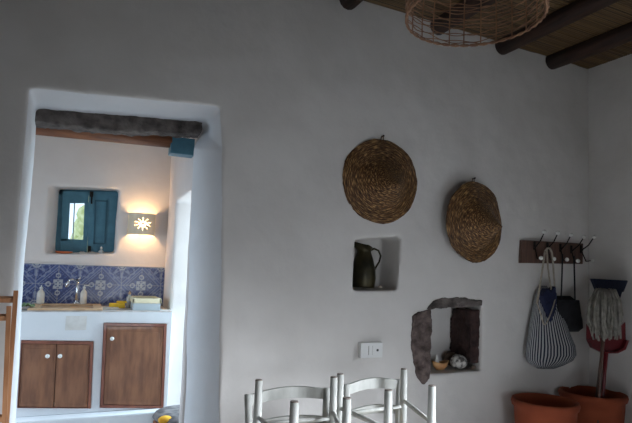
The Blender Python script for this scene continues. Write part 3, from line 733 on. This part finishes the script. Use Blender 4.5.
# striped bag
rows = [(286, 545, 553, .02), (292, 541, 556, .045), (300, 538, 560, .06), (312, 535, 565, .075), (324, 532, 569, .085), (336, 529.5, 573, .095), (346, 527.5, 577, .10), (355, 527, 578.5, .095), (361, 529, 576, .08), (366, 535, 568, .06), (370, 543, 560, .03)]
bg = empty('striped_tote_bag', PY(552, 371, -.08), 'navy and white striped drawstring tote bag hanging from the hooks', 'bag')
bm = NB(); uvl = bm.loops.layers.uv.new('UVMap'); n = 64; rings = []
for y, xa, xb, d in rows:
    A, B = PY(xa, y, -.075), PY(xb, y, -.075); cx_ = (A.x+B.x)/2; hw_ = (B.x-A.x)/2*.96; cz = (A.z+B.z)/2; tz = (B.z-A.z)/2
    ring = []
    for j in range(n):
        a = 2*PI*j/n; ca, sa = math.cos(a), math.sin(a)
        wob = 1+.05*math.sin(5*a+y*.03)+.03*math.sin(11*a+y*.05)
        ring.append((bm.verts.new((cx_+hw_*ca, -.008-d/2*1.05-d/2*math.copysign(abs(sa)**.8, sa)*wob*.98, cz+tz*ca)), j/n))
    rings.append(ring)
for a, b_ in zip(rings, rings[1:]):
    for j in range(n):
        k = (j+1) % n; f_ = bm.faces.new((a[j][0], a[k][0], b_[k][0], b_[j][0]))
        for l, uu in zip(f_.loops, (j/n, (j+1)/n, (j+1)/n, j/n)): l[uvl].uv = (uu, 0)
bm.faces.new([v for v, _ in rings[-1]])
build('bag_body', bm, 'stripes', bg, True)
# navy lining folded over
bm = NB(); L_ = [(541, 296), (545, 288), (549, 292), (553, 286), (555, 298), (553, 312), (549, 322), (545, 310)]
qq = [PY(x, y, -.09) for x, y in L_]
prism(bm, [Vector((p.x, -.112, p.z)) for p in qq], [Vector((p.x, -.062, p.z)) for p in qq])
o = build('lining', bm, 'navy', bg); rustic(o, .004, .004, 4, .03); 
b0 = HX[1][0]; hk = Vector((b0.x, -.055, b0.z-.0))
def strap(pts, r, m, parent, flat=1.0, nm_='strap'):
    # smooth path
    P = [Vector(p) for p in pts]; out = []
    for i in range(len(P)-1):
        for t in (0, .33, .66):
            p0 = P[max(i-1, 0)]; p1 = P[i]; p2 = P[i+1]; p3 = P[min(i+2, len(P)-1)]
            out.append(.5*((2*p1)+(p2-p0)*t+(2*p0-5*p1+4*p2-p3)*t*t+(3*p1-p0-3*p2+p3)*t**3))
    out.append(P[-1]); return build(nm_, tube(NB(), out, r, 8, flat=flat), m, parent, True)
strap([PY(545, 251, -.06), PY(543, 265, -.07), PY(540, 285, -.08), PY(537, 304, -.10)], .007, 'rope', bg)
strap([PY(545, 251, -.06), PY(548.5, 248, -.07), PY(552, 253, -.07), PY(553.5, 270, -.08), PY(555, 292, -.09)], .007, 'rope', bg)
strap([PY(547, 250, -.065), PY(548, 268, -.075), PY(551, 288, -.09), PY(551.5, 294, -.10)], .006, 'rope', bg)
k = PY(545, 325, -.15)
strap([PY(537, 302, -.11), PY(541, 315, -.135), k, PY(552, 310, -.13), PY(556, 296, -.10)], .0045, 'rope', bg, nm_='drawstring')
# black bag
bb = empty('black_handbag', PY(570, 333, -.05), 'small black handbag on two straps, right of the striped bag', 'bag')
bm = NB(); n = 32; rings = []
for y, xa, xb, d in [(296, 560, 573, .03), (301, 556.5, 578, .05), (310, 556, 580, .065), (320, 557, 582, .07), (328, 560, 583.5, .06), (332, 565, 581, .035)]:
    A, B = PY(xa, y, -.05), PY(xb, y, -.05); ring = []
    for j in range(n):
        a = 2*PI*j/n; ca, sa = math.cos(a), math.sin(a)
        ring.append(bm.verts.new((lerp(A.x, B.x, .5+.5*math.copysign(abs(ca)**.7, ca)), -.006-d/2*(1.02+math.copysign(abs(sa)**.7, sa)*(1+.05*math.sin(7*a))), lerp(A.z, B.z, .5+.5*ca))))
    rings.append(ring)
for a, b_ in zip(rings, rings[1:]):
    for j in range(n): bm.faces.new((a[j], a[(j+1) % n], b_[(j+1) % n], b_[j]))
bm.faces.new(rings[0]); bm.faces.new(rings[-1])
build('bag_body', bm, 'black', bb, True)
qq = [PY(x, y, -.07) for x, y in [(557, 300), (578, 300), (580, 314), (576, 318), (561, 318), (556, 312)]]
o = build('flap', prism(NB(), [Vector((p.x, -.082, p.z)) for p in qq], [Vector((p.x, -.07, p.z)) for p in qq]), 'black', bb)
strap([PY(562.5, 254, -.055), PY(562, 275, -.05), PY(561, 299, -.05)], .0055, 'black', bb, 1.0)
strap([PY(574, 256, -.055), PY(574.5, 275, -.05), PY(575, 300, -.05)], .0055, 'black', bb, 1.0)
# ------------------------------------------------------------------ pots, mop, broom, dustpan
def pot(x, y, Z, rad, label):
    c = PD(x, y, Z); H_ = c.z; e = tag(build('terracotta_pot', lathe(NB(), [(0, 0), (rad*.60, 0), (rad*.68, .01), (rad*.86, H_*.45), (rad*.93, H_*.80), (rad*.94, H_-.055), (rad*1.0, H_-.045), (rad*1.03, H_-.022), (rad*1.0, H_-.003), (rad*.95, H_), (rad*.89, H_-.008),
        (rad*.87, H_-.05), (rad*.80, H_*.45), (rad*.6, .04), (0, .04)], (c.x, c.y, 0), 56), 'terra', smooth=True), label, 'pot', 'terracotta pots in the corner')
    return c
P1 = pot(545, 399.5, 3.46, .203, 'terracotta pot in front, below the striped bag')
P2 = pot(592.5, 391.5, 3.74, .215, 'terracotta pot in the corner holding the mop and broom')
print('pots', P1, P2)
# mop (upside down)
mh = PD(605.5, 297, 3.58); mb = Vector((PD(599.5, 392, 3.56).x, PD(599.5, 392, 3.56).y, 0)); 
ax = PD(599.5, 392, 3.56); dirv = (mh-ax).normalized(); mb = ax-dirv*(ax.z-.05)/dirv.z
mp_ = empty('string_mop', mb, 'string mop standing upside down in the corner pot', 'mop')
build('handle', tube(NB(), [mb, mh], .0115, 12), 'handle_brown', mp_, True)
bm = NB(); top = mh+Vector((0, 0, .03))
cu_r = rt
for i in range(150):
    a = random.uniform(0, 2*PI); rr_ = random.uniform(.02, .118); Ls = random.uniform(.22, .32)
    dx = math.cos(a)*rr_; dy = math.sin(a)*rr_*.62
    pts = [top+Vector((0, 0, random.uniform(-.03, .0))), top+Vector((dx*.7, dy*.7, random.uniform(.0, .025))), top+Vector((dx*1.05, dy*1.05, -.06)), top+Vector((dx*1.12+random.uniform(-.02, .02), dy*1.1, -Ls*.6)), top+Vector((dx*.9+random.uniform(-.03, .03), dy, -Ls))]
    tube(bm, pts, [.005, .007, .0075, .007, .006], 6)
build('mop_head', bm, 'mop', mp_, True)
# broom
ax = PD(597.5, 392, 3.68); bh = PD(609, 290, 3.745); dirv = (bh-ax).normalized(); bb0 = ax-dirv*(ax.z-.05)/dirv.z
br = empty('broom', bb0, 'dark navy broom upside down behind the mop in the corner pot', 'broom')
build('handle', tube(NB(), [bb0, bh], .011, 12), 'handle_brown', br, True)
T0 = [PD(x, y, 3.84-.19*(x-592)/34) for x, y in [(591, 278.5), (626.5, 280.5), (622, 292), (596, 290.5)]]
nrm = Vector((-fw.x, -fw.y, 0)).normalized()*.022
build('bristles', hexa(NB(), [p+nrm for p in T0]+[p-nrm for p in T0], .004), 'broomblue', br)
T1 = [PD(x, y, 3.84-.19*(x-592)/34) for x, y in [(597, 290.7), (621, 291.7), (619, 298), (600, 297)]]
build('broom_head', hexa(NB(), [p+nrm*.8 for p in T1]+[p-nrm*.8 for p in T1], .003), 'broomblue', br)
# dustpan
dpx = [(588, 324), (592, 330), (606, 333), (620, 329), (627, 322.5), (627.5, 340), (624, 349), (616, 353), (602, 353), (592, 348), (588, 340)]
ZD = 3.69
qf = [PD(x, y, ZD) for x, y in dpx]; ctr = sum(qf, Vector())/len(qf)
ax = PD(604, 392, 3.70); dp = empty('dustpan', ctr, 'red plastic dustpan behind the mop with its handle pointing down', 'dustpan')
bm = NB(); nr = nrm.normalized()
prism(bm, [p-nr*.02 for p in qf], [p-nr*.026 for p in qf])
for i in range(5, 11):
    a, b_ = qf[i], qf[(i+1) % 11]
    ai, bi = lerp(a, ctr, .12), lerp(b_, ctr, .12)
    if i in (10,): continue
    hexa(bm, [a-nr*.021, b_-nr*.021, bi-nr*.021, ai-nr*.021, a+nr*.022, b_+nr*.022, bi+nr*.022, ai+nr*.022])
build('pan', bm, 'red', dp)
build('pan_handle', tube(NB(), [PD(606, 351, ZD), PD(604.5, 375, ZD-.01), PD(603, 396, ZD-.03), PD(602.5, 405, ZD-.04)], [.016, .012, .012, .012], 10), 'red', dp, True)

# ------------------------------------------------------------------ wicker lampshade
LZ = 1.95
lc = PD(474.5, 17, LZ); rad = 141/2*LZ/FP*.955
lp = empty('wicker_pendant_lamp', lc, 'round woven wicker lampshade hanging from the reed ceiling', 'lamp')
bm = NB(); HS = .20; nrib = 24
def lr(t): return rad*(1.0-.04*t+.02*math.sin(t*PI))
for i in range(nrib):
    a = 2*PI*i/nrib+random.uniform(-.02, .02)
    pts = [(lc.x+lr(t)*math.cos(a), lc.y+lr(t)*math.sin(a), lc.z+HS*t) for t in (0, .25, .5, .75, 1)]
    pts += [(lc.x+lr(1)*s_*math.cos(a), lc.y+lr(1)*s_*math.sin(a), lc.z+HS*1+.02*(1-s_)) for s_ in (.9, .6, .32)]
    tube(bm, pts, .0028, 6)
for k in range(13):
    t = (k+.5)/13; n = 120; ph = random.uniform(0, 6)
    pts = [(lc.x+(lr(t)+.0035*math.sin(nrib/2*2*PI*j/n+PI*k))*math.cos(2*PI*j/n), lc.y+(lr(t)+.0035*math.sin(nrib/2*2*PI*j/n+PI*k))*math.sin(2*PI*j/n),
            lc.z+HS*t+.007*math.sin(2*PI*j/n*3+ph)+.003*math.sin(2*PI*j/n*11+ph)) for j in range(n+1)]
    tube(bm, pts, .0020, 5, cap=False)
for k in range(6):
    s_ = .92-.11*k; n = 90
    pts = [(lc.x+lr(1)*s_*math.cos(2*PI*j/n), lc.y+lr(1)*s_*math.sin(2*PI*j/n), lc.z+HS+.02*(1-s_)+.003*math.sin(j)) for j in range(n+1)]
    tube(bm, pts, .0022, 5, cap=False)
build('lamp_shade', bm, 'wicker', lp, True)
bm = NB(); n = 96
for ph in (0, PI):
    tube(bm, [(lc.x+(rad+.003*math.cos(40*PI*j/n+ph))*math.cos(2*PI*j/n), lc.y+(rad+.003*math.cos(40*PI*j/n+ph))*math.sin(2*PI*j/n), lc.z+.004*math.sin(40*PI*j/n+ph)) for j in range(n+1)], .0032, 6, cap=False)
build('rim', bm, 'wicker', lp, True)
cz_ = ceil_z(lc.x, lc.y)
build('cord', tube(NB(), [(lc.x, lc.y, lc.z+HS+.02), (lc.x, lc.y, cz_-.003)], .003, 6), 'iron', lp)
build('bulb_holder', lathe(NB(), [(0, HS+.03), (.02, HS+.03), (.02, HS-.03), (0, HS-.03)], lc, 14), 'iron', lp)
build('bulb', ball(NB(), (lc.x, lc.y, lc.z+HS-.062), .028), 'bulb', lp, True)
build('top_ring', tube(NB(), [(lc.x+rad*.31*math.cos(2*PI*j/30), lc.y+rad*.31*math.sin(2*PI*j/30), lc.z+HS+.014) for j in range(31)], .004, 6), 'wicker', lp)
build('spider', tube(tube(NB(), [(lc.x-rad*.31, lc.y, lc.z+HS+.014), (lc.x+rad*.31, lc.y, lc.z+HS+.014)], .003, 6), [(lc.x, lc.y-rad*.31, lc.z+HS+.014), (lc.x, lc.y+rad*.31, lc.z+HS+.014)], .003, 6), 'iron', lp)

# ------------------------------------------------------------------ chairs
HT = .79
def at_z(x, y, z):
    d = ray(x, y); return EYE + d*((z-EYE.z)/d.z)
SEATZ = .40
def leg_mesh(top, bot, r=.0165):
    return tube(NB(), [top, lerp(top, bot, .5), bot], [r, r*1.12, r*1.12], 12)
def inverted(tops, label):
    """tops px of legs: near-left, near-right, far-left, far-right"""
    W = [at_z(x, y, z) for x, y, z in tops]
    ctr = sum(W, Vector())/4; ctr.z = 0
    e = empty('rush_chair', (ctr.x, ctr.y, SEATZ), label, 'chair', 'white chairs stacked upside down')
    order = [0, 1, 3, 2]
    bots = [Vector((w.x, w.y, SEATZ+.005)) for w in W]
    for w, b_ in zip(W, bots):
        lg = build('leg', leg_mesh(w-Vector((0, 0, .004)), b_), 'white_paint', e, True)
        build('leg_end', tube(NB(), [w-Vector((0, 0, .004)), w], [.0165, .0150], 12), 'worn', lg)['label'] = 'worn dark leg end'
    for (i, j, z1_, z2_) in ((0, 1, .19, .19), (2, 3, .19, .19), (0, 2, .16, .16), (1, 3, .16, .16), (0, 2, .28, .28), (1, 3, .28, .28)):
        a = Vector((W[i].x, W[i].y, W[i].z-z1_)); b_ = Vector((W[j].x, W[j].y, W[j].z-z2_))
        build('stretcher', tube(NB(), [a, lerp(a, b_, .5), b_], [.008, .011, .008], 10), 'white_paint', e, True)
    out = [ctr+(Vector((W[i].x, W[i].y, 0))-ctr)*1.06 for i in order]
    build('seat', hexa(NB(), [Vector((p.x, p.y, SEATZ+.002)) for p in out]+[Vector((p.x, p.y, SEATZ+.034)) for p in out], .006), 'rush', e)
    # back hangs down on the near side
    a, b_ = out[0], out[1]; nd = ((a+b_)/2-ctr).normalized()
    a = a+nd*.02; b_ = b_+nd*.02
    for p in (a, b_): build('back_post', tube(NB(), [Vector((p.x, p.y, SEATZ+.03)), Vector((p.x, p.y, .22))+nd*.02, Vector((p.x, p.y, .05))+nd*.05], [.016, .015, .014], 10), 'white_paint', e, True)
    for z, o_ in ((.10, .043), (.20, .024)):
        pa, pb = Vector((a.x, a.y, z))+nd*o_, Vector((b_.x, b_.y, z))+nd*o_
        build('back_rail', tube(NB(), [pa, lerp(pa, pb, .5)+nd*.015, pb], .022, 10, flat=.35, ref=(0, 0, 1)), 'white_paint', e, True)
    return W, ctr
W1, c1_ = inverted([(294.5, 401, HT), (347, 397.5, HT), (259, 379.5, HT), (334, 376.5, HT)], 'white chair upside down on the left stack, legs pointing up')
W2, c2_ = inverted([(388.5, 389.5, HT), (432, 385, HT), (340.5, 373.5, HT), (404, 368.5, HT)], 'white chair upside down on the right stack, legs pointing up')
for w in W1+W2: print('leg', [round(v, 3) for v in w])
def upright(pl, pr_, ZB, W, label):
    """pl/pr: pixels of the tops of the back posts, ZB camera depth of the back"""
    A, B = PD(pl[0], pl[1], ZB[0]), PD(pr_[0], pr_[1], ZB[1])
    ctr = sum(W, Vector())/4; ctr.z = 0
    e = empty('rush_chair', (ctr.x, ctr.y, 0), label, 'chair', 'white chairs standing under upturned chairs')
    mid = Vector(((A.x+B.x)/2, (A.y+B.y)/2, 0)); fwd = (ctr-mid); fwd.z = 0; fwd.normalize()
    side = (B-A); side.z = 0; side.normalize()
    sa, sb = Vector((A.x, A.y, 0))+side*.018+fwd*.035, Vector((B.x, B.y, 0))-side*.018+fwd*.035
    fa, fb = sa+fwd*.36-side*.03, sb+fwd*.36+side*.03
    for p, q_ in ((A, sa), (B, sb)):
        build('back_post', tube(NB(), [p, lerp(p, Vector((q_.x, q_.y, .37)), .5), Vector((q_.x, q_.y, .37)), Vector((q_.x, q_.y, 0))], [.017, .017, .018, .016], 12), 'white_paint', e, True)
    for p in (fa, fb): build('leg', tube(NB(), [Vector((p.x, p.y, .372)), Vector((p.x, p.y, 0))], [.018, .015], 12), 'white_paint', e, True)
    def rail(z_off, hgt, arch, nm_):
        a = A+Vector((0, 0, -z_off)); b_ = B+Vector((0, 0, -z_off)); bm = NB(); n = 16; vf = []
        for k in range(n+1):
            t = k/n; c = lerp(a, b_, t); s_ = math.sin(PI*t); bulge = -fwd*.03*s_
            t_ = c+Vector((0, 0, arch*s_))+bulge; l__ = c+Vector((0, 0, -hgt+arch*.8*s_))+bulge
            vf.append([bm.verts.new(t_+fwd*.010), bm.verts.new(l__+fwd*.010), bm.verts.new(l__-fwd*.010), bm.verts.new(t_-fwd*.010)])
        for p, q_ in zip(vf, vf[1:]):
            for j in range(4): bm.faces.new((p[j], p[(j+1) % 4], q_[(j+1) % 4], q_[j]))
        bm.faces.new(vf[0]); bm.faces.new(vf[-1][::-1]); return build(nm_, bm, 'white_paint', e)
    rail(.004, .048, .018, 'top_rail'); rail(.135, .04, .012, 'back_rail'); rail(.24, .035, .008, 'back_rail')
    q_ = [fa+(-side-(-fwd))*0, fb, sb, sa]
    q_ = [fa-side*.01+fwd*.01, fb+side*.01+fwd*.01, sb+fwd*.02, sa+fwd*.02]
    build('seat', hexa(NB(), [Vector((p.x, p.y, .368)) for p in q_]+[Vector((p.x, p.y, .399)) for p in q_], .006), 'rush', e)
    for (i, j, z) in ((fa, fb, .20), (fa, sa, .15), (fb, sb, .15), (sa, sb, .18), (fa, sa, .26), (fb, sb, .26)):
        build('stretcher', tube(NB(), [Vector((i.x, i.y, z)), Vector((j.x, j.y, z))], .010, 10), 'white_paint', e, True)
upright((248, 394.5), (327, 388), (2.44, 2.58), W1, 'white chair upright with arched back rail, carrying the left upturned chair')
upright((346, 384.5), (399.5, 379.5), (2.62, 2.80), W2, 'white chair upright with arched back rail, carrying the right upturned chair')

# ------------------------------------------------------------------ wooden rack at the left edge
RZ = 2.45
a0, a1 = PD(16, 290.5, RZ), PD(7, 418, RZ-.05)
rk_ = empty('wooden_rack', (a0.x-.1, a0.y, 0), 'orange-brown wooden rack frame at the left edge, beside the doorway', 'rack')
def post(p, q_, w, nm_):
    d = (q_-p).normalized(); e_ = p+d*((-p.z)/d.z); return build(nm_, tube(NB(), [p, e_], w, 4, ref=(1, 1, 0)), 'rackwood', rk_)
post(a0, a1, .013, 'post')
b0_, b1_ = PD(9, 306, RZ-.06), PD(4.5, 418, RZ-.12); post(b0_, b1_, .013, 'post')
c0_ = a0+Vector((-.42, .0, .0)); post(c0_, a1+Vector((-.42, 0, 0)), .013, 'post')
d0_ = b0_+Vector((-.42, .0, .0)); post(d0_, b1_+Vector((-.42, 0, 0)), .013, 'post')
for p, q_ in ((PD(14, 299.5, RZ), PD(14, 299.5, RZ)+Vector((-.41, 0, 0))), (a1+Vector((-.41, 0, 0)), a1), (b1_+Vector((-.41, 0, 0)), b1_), (b0_+Vector((0, 0, -.05)), b0_+Vector((-.41, 0, -.05)))):
    build('rail', tube(NB(), [p, q_], .017, 4, flat=.6, ref=(0, .6, 1)), 'rackwood', rk_)

# ------------------------------------------------------------------ light
def area(name, loc, tgt, sx, sy, e, col, spread=180):
    l = bpy.data.lights.new(name, 'AREA'); l.shape = 'RECTANGLE'; l.size = sx; l.size_y = sy; l.energy = e; l.color = col; l.spread = R(spread)
    o = bpy.data.objects.new(name, l); C.objects.link(o); o.location = loc
    o.rotation_euler = (Vector(tgt)-Vector(loc)).to_track_quat('-Z', 'Y').to_euler(); return o
area('window_daylight', (XR+.25, -2.6, 1.4), (1.5, -1.3, 0), 1.15, 1.25, 66, (.84, .91, 1), 50)
area('front_fill', (.9, -4.9, .6), (1.35, 0, .25), 1.3, .9, 5.6, (.84, .91, 1), 62)  # fill lamp added inside the room for the low wall gradient; wall_front has no opening
area('terrace_daylight', (2.2, 1.0, 1.5), (.6, 1.1, .8), .8, 2.0, 100, (.62, .84, 1))
area('kitchen_fill', (KL-.35, .76, 1.0), (.4, 1.0, .5), .5, 1.2, 9, (.66, .82, 1), 110)  # fill lamp added outside the unseen left opening to light the counter front
w = bpy.data.worlds.new('world'); bpy.context.scene.world = w; w.use_nodes = True
w.node_tree.nodes['Background'].inputs[0].default_value = (.70, .85, 1, 1); w.node_tree.nodes['Background'].inputs[1].default_value = 1.6
vs = bpy.context.scene.view_settings; vs.view_transform = 'Standard'; vs.look = 'None'; vs.gamma = 1; vs.exposure = 0
try: vs.use_curve_mapping = False
except Exception: pass
